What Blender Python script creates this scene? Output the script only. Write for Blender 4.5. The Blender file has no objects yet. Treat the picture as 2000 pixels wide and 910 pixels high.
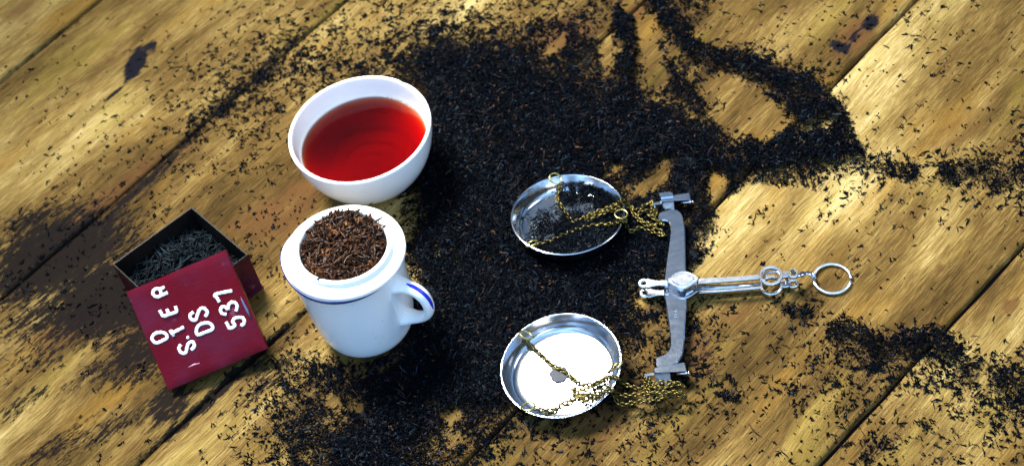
import bpy, math, random
import numpy as np
from mathutils import Matrix, Vector
C = bpy.context.scene
COL = C.collection
rng = np.random.default_rng(7)
random.seed(5)

# ------------------------------------------------------------------ camera
F, PITCH, ROLL, CAMH = 3150.0, math.radians(50.33), math.radians(-13.2), 0.845
_x = np.array([1, 0, 0.]); _y = np.array([0, math.sin(PITCH), math.cos(PITCH)])
FW = np.array([0, math.cos(PITCH), -math.sin(PITCH)])
RT = math.cos(ROLL) * _x + math.sin(ROLL) * _y
UP = -math.sin(ROLL) * _x + math.cos(ROLL) * _y
cam = bpy.data.cameras.new('camera'); camo = bpy.data.objects.new('camera', cam); COL.objects.link(camo)
cam.sensor_width = 36; cam.lens = F / 2000 * 36; cam.clip_start = .02; cam.clip_end = 50
m = Matrix((RT, UP, -FW)).transposed().to_4x4(); m.translation = (0, 0, CAMH); camo.matrix_world = m
cam.dof.use_dof = True; cam.dof.focus_distance = 1.0; cam.dof.aperture_fstop = 9.0
C.camera = camo
C.render.resolution_x = 1024; C.render.resolution_y = 465

# ------------------------------------------------------------------ light
C.view_settings.view_transform = 'Standard'; C.view_settings.look = 'None'
C.view_settings.exposure = 0.0; C.view_settings.gamma = 1.0
w = bpy.data.worlds.new('World'); C.world = w; w.use_nodes = True
bg = w.node_tree.nodes['Background']
# dim bluish room, brighter towards a big window behind and above the camera
wn = w.node_tree; tcw = wn.nodes.new('ShaderNodeTexCoord'); dp = wn.nodes.new('ShaderNodeVectorMath'); dp.operation = 'DOT_PRODUCT'
dp.inputs[1].default_value = (-.10, -.78, .62); wn.links.new(tcw.outputs['Generated'], dp.inputs[0])
mr = wn.nodes.new('ShaderNodeMapRange'); mr.interpolation_type = 'SMOOTHSTEP'; mr.inputs[1].default_value = .25; mr.inputs[2].default_value = .95; mr.inputs[3].default_value = .27; mr.inputs[4].default_value = 2.2
wn.links.new(dp.outputs['Value'], mr.inputs[0])
nz_ = wn.nodes.new('ShaderNodeTexNoise'); nz_.inputs['Scale'].default_value = 2.2; nz_.inputs['Detail'].default_value = 2; wn.links.new(tcw.outputs['Generated'], nz_.inputs['Vector'])
ml = wn.nodes.new('ShaderNodeMath'); ml.operation = 'MULTIPLY'; wn.links.new(mr.outputs[0], ml.inputs[0])
m2 = wn.nodes.new('ShaderNodeMapRange'); m2.inputs[1].default_value = .35; m2.inputs[2].default_value = .65; m2.inputs[3].default_value = .35; m2.inputs[4].default_value = 1.5; wn.links.new(nz_.outputs['Fac'], m2.inputs[0]); wn.links.new(m2.outputs[0], ml.inputs[1])
bg.inputs[0].default_value = (.36, .62, 1.0, 1); wn.links.new(ml.outputs[0], bg.inputs[1])

def area(name, loc, target, sx, sy, energy, color):
    l = bpy.data.lights.new(name, 'AREA'); l.shape = 'RECTANGLE'; l.size = sx; l.size_y = sy; l.energy = energy; l.color = color
    o = bpy.data.objects.new(name, l); COL.objects.link(o); o.location = loc
    d = Vector(target) - Vector(loc); o.rotation_euler = d.to_track_quat('-Z', 'Y').to_euler()
    return o
key = area('window_light', (-.50, 1.64, 1.72), (0.04, .62, 0),   .74, .62, 12, (1.0, .95, .86)); key.data.spread = math.radians(40)
area('side_fill_light', (1.65, .5, 1.4), (-.05, .7, 0), .6, .9, 15, (.86, .93, 1.0))  # unseen fill lamp added at the right to brighten the bowl's back wall

# ------------------------------------------------------------------ helpers
def at(px, py, z=0.0):
    """world point at height z seen at photograph pixel (2000 x 910)"""
    d = (px - 1000) * RT - (py - 455) * UP + F * FW
    return np.array([0, 0, CAMH]) + d * (CAMH - z) / -d[2]

def project(P):
    q = np.asarray(P, float) - [0, 0, CAMH]
    k = q @ FW
    return 1000 + F * (q @ RT) / k, 455 - F * (q @ UP) / k

ORIG = {}
def mesh_data(name, V, Fc, smooth=False, uv=None):
    me = bpy.data.meshes.new(name); me.from_pydata([tuple(v) for v in V], [], Fc); me.update()
    if smooth: me.polygons.foreach_set('use_smooth', [True] * len(me.polygons))
    return me
def obj(name, V, Fc, mats, parent=None, smooth=False, origin=None, mi=None):
    o0 = ORIG[parent.name] if parent else np.array(origin if origin is not None else (0, 0, 0), float)
    V = np.asarray(V, float) - o0
    me = mesh_data(name, V, Fc, smooth)
    for mt in (mats if isinstance(mats, (list, tuple)) else [mats]): me.materials.append(mt)
    if mi is not None: me.polygons.foreach_set('material_index', mi)
    o = bpy.data.objects.new(name, me); COL.objects.link(o)
    if parent: o.parent = parent
    else: o.location = o0
    ORIG[o.name] = o0
    return o
def empty(name, loc, label, cat):
    o = bpy.data.objects.new(name, None); COL.objects.link(o); o.location = loc; o.empty_display_size = .01
    o['label'] = label; o['category'] = cat; ORIG[o.name] = np.array(loc, float); return o
def tag(o, label, cat, kind=None):
    o['label'] = label; o['category'] = cat
    if kind: o['kind'] = kind
class MB:
    def __init__(s): s.V = []; s.F = []
    def add(s, V, Fc):
        n = len(s.V); s.V += [tuple(v) for v in V]; s.F += [tuple(i + n for i in f) for f in Fc]
    def build(s, name, mat, parent=None, smooth=False, origin=None): return obj(name, s.V, s.F, mat, parent, smooth, origin)

def lathe(prof, n=96, c=(0, 0, 0), rot=None, closed=False):
    """prof: (r,z) list; r==0 ends collapse"""
    V = []; Fc = []; idx = []
    for r, z in prof:
        if r < 1e-7: V.append((0, 0, z)); idx.append([len(V) - 1] * n)
        else:
            k = len(V); V += [(r * math.cos(a), r * math.sin(a), z) for a in np.arange(n) * 2 * math.pi / n]; idx.append(list(range(k, k + n)))
    for a, b in zip(idx[:-1], idx[1:]):
        for i in range(n):
            j = (i + 1) % n; q = []
            for t in (a[i], a[j], b[j], b[i]):
                if t not in q: q.append(t)
            if len(q) > 2: Fc.append(tuple(q))
    V = np.array(V)
    if rot is not None: V = V @ np.array(rot.to_3x3()).T
    return V + np.array(c), Fc

def smooth_path(P, n=8, closed=False):
    P = [np.array(p, float) for p in P]; out = []
    N = len(P); rngi = range(N if closed else N - 1)
    for i in rngi:
        if closed: p0, p1, p2, p3 = P[i - 1], P[i], P[(i + 1) % N], P[(i + 2) % N]
        else: p0, p1, p2, p3 = P[max(i - 1, 0)], P[i], P[i + 1], P[min(i + 2, N - 1)]
        for k in range(n):
            t = k / n
            out.append(.5 * ((2 * p1) + (-p0 + p2) * t + (2 * p0 - 5 * p1 + 4 * p2 - p3) * t * t + (-p0 + 3 * p1 - 3 * p2 + p3) * t ** 3))
    if not closed: out.append(P[-1])
    return out

def tube(path, r, k=8, closed=False, up=(0, 0, 1), sx=1.0):
    """swept tube; r scalar or list; sx squashes along the local 'up'"""
    P = np.array(path, float); N = len(P)
    T = (np.roll(P, -1, 0) - np.roll(P, 1, 0)) if closed else np.gradient(P, axis=0)
    T /= np.linalg.norm(T, axis=1)[:, None] + 1e-12
    rr = np.full(N, r) if np.isscalar(r) else np.array(r, float)
    up = np.array(up, float); V = []; prev = None
    for i in range(N):
        u = up if prev is None else prev
        s = np.cross(T[i], u)
        if np.linalg.norm(s) < 1e-4: s = np.cross(T[i], [1, 0, .1])
        s /= np.linalg.norm(s); u2 = np.cross(s, T[i])
        prev = u2 if not closed else None
        for j in range(k):
            a = 2 * math.pi * j / k
            V.append(P[i] + rr[i] * (math.cos(a) * s + math.sin(a) * sx * u2))
    Fc = []
    for i in range(N if closed else N - 1):
        i2 = (i + 1) % N
        for j in range(k):
            j2 = (j + 1) % k; Fc.append((i * k + j, i * k + j2, i2 * k + j2, i2 * k + j))
    if not closed: Fc += [tuple(range(k))[::-1], tuple(range((N - 1) * k, N * k))]
    return V, Fc

def ring(c, R, r, nrm=(0, 0, 1), n=36, k=8, arc=(0, 2 * math.pi), sx=1.0, ell=1.0, xdir=None):
    nrm = Vector(nrm).normalized(); x = Vector(xdir) if xdir is not None else nrm.orthogonal()
    x = (x - nrm * x.dot(nrm)).normalized(); y = nrm.cross(x)
    full = abs(arc[1] - arc[0] - 2 * math.pi) < 1e-6
    A = np.linspace(arc[0], arc[1], n, endpoint=not full)
    P = [np.array(c) + R * (math.cos(a) * np.array(x) + ell * math.sin(a) * np.array(y)) for a in A]
    return tube(P, r, k, closed=full, up=tuple(nrm), sx=sx)

def prism(P, z0, z1, bev=.0003):
    """extruded outline (world xy list, ccw or cw) with a small bevelled top edge"""
    P = np.array([p[:2] for p in P], float); n = len(P)
    a = sum(P[i][0] * P[(i + 1) % n][1] - P[(i + 1) % n][0] * P[i][1] for i in range(n))
    if a < 0: P = P[::-1]
    e = np.roll(P, -1, 0) - P; e /= np.linalg.norm(e, axis=1)[:, None] + 1e-12
    nn = np.c_[e[:, 1], -e[:, 0]]; vn = nn + np.roll(nn, 1, 0); vn /= np.linalg.norm(vn, axis=1)[:, None] + 1e-12
    Q = P - vn * bev
    V = [(*p, z0) for p in P] + [(*p, z1 - bev) for p in P] + [(*p, z1) for p in Q]
    Fc = [tuple(range(n))[::-1], tuple(range(2 * n, 3 * n))]
    for i in range(n):
        j = (i + 1) % n; Fc += [(i, j, n + j, n + i), (n + i, n + j, 2 * n + j, 2 * n + i)]
    return V, Fc

def boxw(a, b, hw, z0, z1, bev=.0002):
    """box running from xy a to xy b with half width hw"""
    a = np.array(a[:2], float); b = np.array(b[:2], float); d = b - a; d /= np.linalg.norm(d); s = np.array([-d[1], d[0]]) * hw
    return prism([a - s, b - s, b + s, a + s], z0, z1, bev)

# value noise for scattering decisions (world metres)
def vnoise(x, y, sc, seed=0):
    r = np.random.default_rng(seed + 100); T = r.random((256, 256))
    u = x * sc + 50; v = y * sc + 50
    i = np.floor(u).astype(int); j = np.floor(v).astype(int); fu = u - i; fv = v - j
    fu = fu * fu * (3 - 2 * fu); fv = fv * fv * (3 - 2 * fv)
    g = lambda a, b: T[a % 256, b % 256]
    return (g(i, j) * (1 - fu) + g(i + 1, j) * fu) * (1 - fv) + (g(i, j + 1) * (1 - fu) + g(i + 1, j + 1) * fu) * fv

# ------------------------------------------------------------------ materials
def mat(name):
    m_ = bpy.data.materials.new(name); m_.use_nodes = True
    nt = m_.node_tree; return m_, nt, nt.nodes['Principled BSDF']
def N(nt, typ, **kw):
    n = nt.nodes.new(typ)
    for k, v in kw.items():
        if k in ('operation', 'blend_type', 'data_type', 'noise_dimensions', 'attribute_name', 'interpolation', 'feature', 'wave_type', 'vector_type', 'clamp'): setattr(n, k, v)
    return n
def link(nt, a, b): nt.links.new(a, b)
def val(nt, x, sock):
    if isinstance(x, (int, float)): sock.default_value = x
    elif isinstance(x, (tuple, list)): sock.default_value = x
    else: nt.links.new(x, sock)
def MATH(nt, op, a, b=0.0, c=None, clamp=False):
    n = nt.nodes.new('ShaderNodeMath'); n.operation = op; n.use_clamp = clamp
    val(nt, a, n.inputs[0]); val(nt, b, n.inputs[1])
    if c is not None: val(nt, c, n.inputs[2])
    return n.outputs[0]
def NOISE(nt, vec, scale, detail=4, rough=.55, dist=0.0):
    n = nt.nodes.new('ShaderNodeTexNoise'); n.inputs['Scale'].default_value = scale; n.inputs['Detail'].default_value = detail
    n.inputs['Roughness'].default_value = rough; n.inputs['Distortion'].default_value = dist
    if vec is not None: nt.links.new(vec, n.inputs['Vector'])
    return n.outputs['Fac']
def MAPR(nt, x, a, b, c=0.0, d=1.0, smooth=True):
    n = nt.nodes.new('ShaderNodeMapRange'); n.interpolation_type = 'SMOOTHSTEP' if smooth else 'LINEAR'
    val(nt, x, n.inputs[0]); n.inputs[1].default_value = a; n.inputs[2].default_value = b; n.inputs[3].default_value = c; n.inputs[4].default_value = d
    return n.outputs[0]
def MIX(nt, f, a, b, mode='MIX'):
    n = nt.nodes.new('ShaderNodeMix'); n.data_type = 'RGBA'; n.blend_type = mode
    val(nt, f, n.inputs[0])
    for x, s in ((a, n.inputs[6]), (b, n.inputs[7])):
        if isinstance(x, tuple): s.default_value = (*x, 1) if len(x) == 3 else x
        else: nt.links.new(x, s)
    return n.outputs[2]
def RAMP(nt, x, stops):
    n = nt.nodes.new('ShaderNodeValToRGB'); el = n.color_ramp.elements
    while len(el) < len(stops): el.new(.5)
    for e, (p, c) in zip(el, stops): e.position = p; e.color = (*c, 1)
    nt.links.new(x, n.inputs[0]); return n.outputs[0]
def ATTR(nt, name):
    n = nt.nodes.new('ShaderNodeAttribute'); n.attribute_name = name; return n
def BUMP(nt, h, dist, strength=1.0, nrm=None):
    n = nt.nodes.new('ShaderNodeBump'); n.inputs['Distance'].default_value = dist; n.inputs['Strength'].default_value = strength
    nt.links.new(h, n.inputs['Height'])
    if nrm is not None: nt.links.new(nrm, n.inputs['Normal'])
    return n.outputs[0]
def COORD(nt, which='Object'): return nt.nodes.new('ShaderNodeTexCoord').outputs[which]
def SCALE(nt, vec, s, rz=0):
    n = nt.nodes.new('ShaderNodeMapping'); nt.links.new(vec, n.inputs[0]); n.inputs['Scale'].default_value = s; n.inputs['Rotation'].default_value = (0, 0, rz); return n.outputs[0]

def wood_material():
    m_, nt, b = mat('old_wood_board')
    uv = ATTR(nt, 'board_uv').outputs['Vector']
    dark = ATTR(nt, 'dark_stain').outputs['Fac']; brown = ATTR(nt, 'brown_stain_and_shade').outputs['Fac']; soot = ATTR(nt, 'soot').outputs['Fac']
    warp = NOISE(nt, uv, 9, 3, .5)
    addv = nt.nodes.new('ShaderNodeVectorMath'); addv.operation = 'MULTIPLY_ADD'
    cx = nt.nodes.new('ShaderNodeCombineXYZ'); link(nt, MATH(nt, 'SUBTRACT', warp, .5), cx.inputs[1])
    link(nt, cx.outputs[0], addv.inputs[0]); addv.inputs[1].default_value = (1, .022, 1); link(nt, uv, addv.inputs[2])
    wv = addv.outputs[0]
    g1 = NOISE(nt, SCALE(nt, wv, (4, 30, 1)), 1, 6, .6)
    g2 = NOISE(nt, SCALE(nt, wv, (60, 800, 1)), 1, 4, .7)
    blot = NOISE(nt, SCALE(nt, wv, (7, 20, 1)), 1, 7, .62)
    saw = NOISE(nt, SCALE(nt, uv, (50, 1100, 1), math.radians(-17)), 1, 3, .7)
    saw2 = NOISE(nt, SCALE(nt, uv, (14, 70, 1), math.radians(-17)), 1, 4, .6)
    big = NOISE(nt, SCALE(nt, wv, (3.5, 6, 1)), 1, 3, .5)
    s = MATH(nt, 'MULTIPLY_ADD', g1, .20, MATH(nt, 'MULTIPLY_ADD', blot, .30, .04)); s = MATH(nt, 'MULTIPLY_ADD', MATH(nt, 'SUBTRACT', big, .5), .38, MATH(nt, 'ADD', s, .128))
    s = MATH(nt, 'MULTIPLY_ADD', saw2, .18, s); s = MATH(nt, 'MULTIPLY_ADD', MATH(nt, 'SUBTRACT', g2, .5), .24, s)
    s = MATH(nt, 'MULTIPLY_ADD', MATH(nt, 'SUBTRACT', saw, .5), .22, s)
    base = RAMP(nt, s, [(.37, (.014, .009, .003)), (.44, (.050, .030, .009)), (.50, (.098, .059, .017)), (.57, (.200, .138, .043)), (.66, (.40, .312, .135))])
    tint = NOISE(nt, SCALE(nt, wv, (6, 22, 1)), 1.3, 3, .5)
    base = MIX(nt, MAPR(nt, tint, .55, .74, 0, .42), base, (.22, .120, .020))
    base = MIX(nt, MAPR(nt, tint, .44, .30, 0, .25), base, (.24, .18, .035))
    # brown-red stains and knots, plus painted shadow beside the bowl and mug
    fl = NOISE(nt, SCALE(nt, wv, (90, 300, 1)), 1, 7, .78)
    fb = NOISE(nt, SCALE(nt, wv, (30, 75, 1)), 1, 7, .72)
    bs = MAPR(nt, MATH(nt, 'MULTIPLY_ADD', MATH(nt, 'SUBTRACT', fb, .5), .9, brown), .25, .85)
    base = MIX(nt, MATH(nt, 'MULTIPLY', bs, .85), base, MIX(nt, fb, (.030, .013, .006), (.125, .060, .020)))
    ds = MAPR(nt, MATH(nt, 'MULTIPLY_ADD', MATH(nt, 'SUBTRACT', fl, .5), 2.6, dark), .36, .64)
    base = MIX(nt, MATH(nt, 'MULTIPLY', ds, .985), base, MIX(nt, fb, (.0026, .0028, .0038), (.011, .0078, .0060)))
    so = MAPR(nt, MATH(nt, 'MULTIPLY_ADD', MATH(nt, 'SUBTRACT', fl, .5), 2.0, soot), .34, .72)
    base = MIX(nt, so, base, (.006, .006, .009))
    # sparse pores and dust specks
    sp = NOISE(nt, uv, 620, 2, .5)
    base = MIX(nt, MAPR(nt, sp, .68, .74, 0, .75), base, (.03, .018, .01))
    dust = ATTR(nt, 'dust').outputs['Fac']; d1 = NOISE(nt, uv, 1100, 3, .65); d2 = NOISE(nt, uv, 110, 4, .6)
    base = MIX(nt, MAPR(nt, MATH(nt, 'MULTIPLY_ADD', dust, .17, MATH(nt, 'MULTIPLY_ADD', d2, .35, d1)), .80, .86, 0, .9), base, (.008, .007, .009))
    link(nt, base, b.inputs['Base Color'])
    b.inputs['Specular IOR Level'].default_value = .015
    link(nt, MAPR(nt, g2, .3, .7, .6, .8), b.inputs['Roughness'])
    h = MATH(nt, 'MULTIPLY_ADD', g2, .6, MATH(nt, 'MULTIPLY', saw, .35)); h = MATH(nt, 'MULTIPLY_ADD', g1, .8, h)
    link(nt, BUMP(nt, h, .00032), b.inputs['Normal'])
    return m_

def leaf_material(name, stops, rough, spec=.4, nsc=900):
    m_, nt, b = mat(name); t = ATTR(nt, 'tint').outputs['Fac']
    c = RAMP(nt, t, stops); n = NOISE(nt, COORD(nt), nsc, 3, .6)
    c = MIX(nt, MAPR(nt, n, .3, .7, .0, .55), c, (.004, .004, .006))
    link(nt, c, b.inputs['Base Color']); b.inputs['Roughness'].default_value = rough; b.inputs['Specular IOR Level'].default_value = spec
    if 'dry' in name: b.inputs['Specular Tint'].default_value = (.45, .72, 1, 1)
    link(nt, BUMP(nt, n, .0003), b.inputs['Normal']); return m_

def porcelain(name, stain=.0):
    m_, nt, b = mat(name); co = COORD(nt)
    n = NOISE(nt, co, 22, 5, .6); base = MIX(nt, MAPR(nt, n, .45, .75, 0, .12), (.80, .80, .79), (.70, .71, .72))
    if stain:
        n2 = NOISE(nt, SCALE(nt, co, (1, 1, .55)), 75, 6, .7)
        n3 = NOISE(nt, co, 26, 2, .5)
        base = MIX(nt, MATH(nt, 'MULTIPLY', MAPR(nt, n2, .56, .66, 0, stain), MAPR(nt, n3, .5, .65)), base, (.42, .30, .16))
    sp = NOISE(nt, co, 420, 1, .5)
    base = MIX(nt, MAPR(nt, sp, .76, .79, 0, .5), base, (.25, .2, .16))
    link(nt, base, b.inputs['Base Color']); b.inputs['Roughness'].default_value = .16
    b.inputs['Coat Weight'].default_value = .5; b.inputs['Coat Roughness'].default_value = .06
    link(nt, BUMP(nt, n, .0008, .4), b.inputs['Normal']); return m_

def metal(name, col, rough, bump=.0002, bsc=260, dirt=.3, dirtc=(.10, .10, .11)):
    m_, nt, b = mat(name); co = COORD(nt)
    n = NOISE(nt, co, bsc, 4, .6); n2 = NOISE(nt, SCALE(nt, co, (1, 3, 1), .6), 110, 5, .7); n3 = NOISE(nt, co, 70, 5, .65)
    base = MIX(nt, MAPR(nt, n3, .50, .72, 0, dirt), col, dirtc)
    link(nt, base, b.inputs['Base Color']); b.inputs['Metallic'].default_value = 1
    link(nt, MAPR(nt, MATH(nt, 'MULTIPLY_ADD', n2, .5, MATH(nt, 'MULTIPLY', n3, .5)), .35, .65, rough * .9, rough * 1.12), b.inputs['Roughness'])
    link(nt, BUMP(nt, n, bump), b.inputs['Normal']); return m_

def simple(name, col, rough, spec=.5, nsc=300, var=.3, metallic=0):
    m_, nt, b = mat(name); n = NOISE(nt, COORD(nt), nsc, 4, .6)
    link(nt, MIX(nt, MAPR(nt, n, .35, .7, 0, var), col, tuple(c * .45 for c in col)), b.inputs['Base Color'])
    b.inputs['Roughness'].default_value = rough; b.inputs['Specular IOR Level'].default_value = spec; b.inputs['Metallic'].default_value = metallic
    link(nt, BUMP(nt, n, .0003), b.inputs['Normal']); return m_

def painted_tin(name, col, wear=.5):
    m_, nt, b = mat(name); co = COORD(nt)
    n = NOISE(nt, co, 60, 6, .65); n2 = NOISE(nt, SCALE(nt, co, (1, 6, 3), .5), 120, 5, .7)
    hz = NOISE(nt, co, 28, 3, .5)
    base = MIX(nt, MAPR(nt, hz, .4, .68, 0, .45), col, (col[0] * .62 + .02, .012, .035))
    base = MIX(nt, MAPR(nt, n, .60, .70, 0, wear), base, (.20, .06, .10))
    base = MIX(nt, MAPR(nt, n2, .69, .75, 0, wear), base, (.10, .10, .13))
    link(nt, base, b.inputs['Base Color']); link(nt, MAPR(nt, n, .35, .7, .20, .42), b.inputs['Roughness']); b.inputs['Specular IOR Level'].default_value = .09
    link(nt, BUMP(nt, MATH(nt, 'MULTIPLY_ADD', n2, .3, hz), .0008), b.inputs['Normal']); return m_

M = {}
M['wood'] = wood_material()
M['gap'] = simple('packed_gap_dirt', (.005, .004, .004), .9, .1)
M['dryleaf'] = leaf_material('dry_black_tea', [(0, (.0002, .0004, .0008)), (.50, (.0005, .0010, .002)), (.78, (.002, .0038, .0075)), (.92, (.028, .043, .062)), (.965, (.026, .011, .007)), (1, (.10, .05, .024))], .36, .03)  # pale blue-grey stop paints highlights into the colour of some flakes
M['tinleaf'] = leaf_material('wiry_green_black_tea', [(0, (.001, .002, .003)), (.5, (.004, .009, .012)), (1, (.016, .030, .037))], .45, .05)
M['wetleaf'] = leaf_material('wet_brown_tea', [(0, (.008, .003, .001)), (.45, (.038, .013, .004)), (.85, (.095, .034, .008)), (1, (.24, .095, .022))], .34, .14, 300)
M['china'] = porcelain('white_glazed_china'); M['china_used'] = porcelain('white_glazed_china_stained', .35)
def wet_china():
    m_, nt, b = mat('china_under_tea_painted_ripples'); co = COORD(nt)
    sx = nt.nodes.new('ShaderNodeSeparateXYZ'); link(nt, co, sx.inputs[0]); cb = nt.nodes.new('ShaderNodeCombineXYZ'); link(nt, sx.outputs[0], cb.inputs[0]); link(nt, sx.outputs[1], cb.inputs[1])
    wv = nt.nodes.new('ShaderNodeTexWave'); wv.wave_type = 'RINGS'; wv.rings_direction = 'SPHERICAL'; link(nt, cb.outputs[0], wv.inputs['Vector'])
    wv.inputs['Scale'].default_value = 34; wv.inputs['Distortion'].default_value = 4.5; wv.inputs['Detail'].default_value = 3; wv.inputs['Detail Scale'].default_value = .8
    n = NOISE(nt, co, 34, 3, .6); f = MATH(nt, 'MULTIPLY', MAPR(nt, wv.outputs['Fac'], .45, .95), MAPR(nt, n, .35, .65, .0, .3))  # rings paint the tea's refraction ripples into the china colour
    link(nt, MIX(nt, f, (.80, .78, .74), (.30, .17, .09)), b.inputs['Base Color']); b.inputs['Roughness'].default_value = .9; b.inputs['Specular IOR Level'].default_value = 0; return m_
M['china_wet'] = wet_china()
M['blue'] = simple('cobalt_blue_glaze', (.008, .02, .42), .15, .5, 300, .1)
M['rimblue'] = simple('navy_blue_glaze', (.008, .022, .16), .18, .5, 300, .1)
M['steel'] = metal('worn_steel', (.56, .59, .64), .15, .00002, 200, .35)
M['prong'] = metal('tarnished_plated_steel', (.68, .71, .75), .21, .00005, 300, .4)
M['ringbrass'] = metal('yellow_brass_wire', (.42, .36, .12), .3, .0001, 500, .2, (.1, .08, .03))
M['foot'] = simple('dull_white_metal', (.50, .53, .57), .4, .6, 300, .2)
M['ringsteel'] = metal('bright_ring_steel', (.86, .87, .88), .24, .00003, 300, .15)
M['cast'] = metal('cast_plated_metal', (.56, .63, .74), .135, .00003, 420, .22)
M['brass'] = metal('aged_brass', (.088, .071, .022), .36, .0001, 500, .6, (.10, .075, .03))
M['redpaint'] = painted_tin('crimson_paint', (.088, .0003, .005), .55)
M['redpaint_old'] = painted_tin('dark_red_paint', (.040, .003, .005), .6)
M['tininside'] = simple('tarnished_tin', (.010, .008, .007), .5, .12, 120, .6)
M['letter'] = simple('raised_white_enamel', (.80, .80, .76), .4, .4, 300, .08)
M['scrape'] = metal('bare_scraped_metal', (.16, .19, .26), .45)
M['scratch'] = simple('pink_paint_scratch', (.55, .25, .33), .5)
M['solder'] = simple('dull_lead_solder', (.045, .05, .065), .6, .2)

def tea_liquid():
    m_, nt, b = mat('clear_red_tea'); nt.nodes.remove(b)
    out = nt.nodes['Material Output']
    tr = nt.nodes.new('ShaderNodeBsdfTransparent'); gl = nt.nodes.new('ShaderNodeBsdfGlossy'); gl.inputs['Roughness'].default_value = .03
    fr = nt.nodes.new('ShaderNodeFresnel'); fr.inputs['IOR'].default_value = 1.33
    mx = nt.nodes.new('ShaderNodeMixShader'); link(nt, fr.outputs[0], mx.inputs[0]); link(nt, tr.outputs[0], mx.inputs[1]); link(nt, gl.outputs[0], mx.inputs[2])
    co = COORD(nt); wv = nt.nodes.new('ShaderNodeTexWave'); wv.wave_type = 'RINGS'; wv.rings_direction = 'SPHERICAL'
    link(nt, co, wv.inputs['Vector']); wv.inputs['Scale'].default_value = 48; wv.inputs['Distortion'].default_value = 2.2; wv.inputs['Detail'].default_value = 2; wv.inputs['Detail Scale'].default_value = 1.0
    bp = BUMP(nt, wv.outputs['Fac'], .00003); link(nt, bp, gl.inputs['Normal']); link(nt, bp, fr.inputs['Normal'])
    ab = nt.nodes.new('ShaderNodeVolumeAbsorption'); ab.inputs['Color'].default_value = (.918, .36, .0, 1); ab.inputs['Density'].default_value = 400
    link(nt, mx.outputs[0], out.inputs['Surface']); link(nt, ab.outputs[0], out.inputs['Volume']); return m_
M['tea'] = tea_liquid()

# ------------------------------------------------------------------ table of boards
UD = np.array([math.cos(math.radians(38)), math.sin(math.radians(38))]); VD = np.array([-UD[1], UD[0]])
def seam(p, q):
    a, b = at(*p)[:2], at(*q)[:2]; s0, s1, v0, v1 = a @ UD, b @ UD, a @ VD, b @ VD
    k = (v1 - v0) / (s1 - s0); return (v0 - k * s0, k)
S1 = seam((0, 158), (193, 0)); S2 = seam((173, 435), (676, 0)); S3 = seam((268, 905), (1260, 0)); S4 = seam((1602, 905), (1980, 500)); S5 = seam((1617, 176), (1789, 0))
off = lambda S, d: (S[0] + d, S[1])
seams = [(off(S4, -.34), .001), (off(S4, -.17), .001), (S4, .0014), (S5, .0013), (S3, .0010), (S2, .0010), (S1, .0019), (off(S1, .16), .001), (off(S1, .32), .001)]
def blob(px, py, cx, cy, rx, ry, ang, soft=.5):
    a = math.radians(ang); dx, dy = px - cx, py - cy
    u = (dx * math.cos(a) - dy * math.sin(a)) / rx; v = (dx * math.sin(a) + dy * math.cos(a)) / ry
    d = np.sqrt(u * u + v * v); return np.clip((1 + soft - d) / (2 * soft), 0, 1)
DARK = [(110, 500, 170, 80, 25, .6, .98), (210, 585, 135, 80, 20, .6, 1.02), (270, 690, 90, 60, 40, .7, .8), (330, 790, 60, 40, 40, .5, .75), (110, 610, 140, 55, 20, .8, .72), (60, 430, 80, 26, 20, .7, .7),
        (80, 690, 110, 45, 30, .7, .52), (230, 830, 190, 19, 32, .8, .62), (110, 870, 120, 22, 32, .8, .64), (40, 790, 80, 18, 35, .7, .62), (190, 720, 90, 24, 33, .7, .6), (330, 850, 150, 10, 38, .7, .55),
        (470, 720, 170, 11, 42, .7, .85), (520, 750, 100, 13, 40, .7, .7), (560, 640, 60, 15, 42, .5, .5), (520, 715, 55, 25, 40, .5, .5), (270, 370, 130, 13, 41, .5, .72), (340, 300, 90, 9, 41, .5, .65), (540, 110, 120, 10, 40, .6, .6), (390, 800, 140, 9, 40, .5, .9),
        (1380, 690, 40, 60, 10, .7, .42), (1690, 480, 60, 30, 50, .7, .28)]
SOOT = [(265, 125, 40, 17, 62, .35, 1.0), (295, 92, 15, 10, 45, .4, .9), (222, 185, 32, 5, 44, .4, .9), (1700, 45, 22, 15, 40, .4, .9), (1640, 92, 24, 13, -25, .4, .9), (1670, 70, 24, 9, 40, .5, .75)]
BROWN = [(540, 430, 80, 50, 15, .7, .8), (585, 385, 50, 45, 0, .7, .8), (470, 440, 60, 25, 20, .7, .6), (200, 400, 170, 30, 40, .6, .75), (360, 290, 100, 22, 42, .6, .55), (1672, 68, 62, 26, 42, .5, .9), (1835, 525, 14, 9, 30, .5, 1.0), (1975, 596, 18, 11, 25, .4, 1.3), (1360, 690, 45, 60, 15, .6, .7), (1430, 615, 60, 22, 25, .6, .55), (1160, 805, 80, 26, 15, .6, .75), (1190, 840, 60, 24, 30, .6, .6),  # first blobs also paint the shadow left of bowl and mug
         (1100, 70, 70, 40, 20, .6, .7), (1880, 250, 90, 40, 50, .7, .5), (1600, 60, 60, 40, 40, .7, .35), (300, 640, 120, 60, 20, .6, .6), (120, 640, 170, 60, 20, .7, .6), (1240, 25, 26, 16, 50, .5, .7), (1560, 480, 80, 30, 40, .7, .35), (1760, 440, 110, 40, 45, .7, .4), (620, 640, 80, 30, 40, .6, .5), (40, 20, 90, 30, 38, .7, .6)]
def field(px, py, L):
    r = np.zeros_like(px)
    for cx, cy, rx, ry, ang, so, st in L: r = np.maximum(r, blob(px, py, cx, cy, rx, ry, ang, so) * st)
    return r
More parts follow.
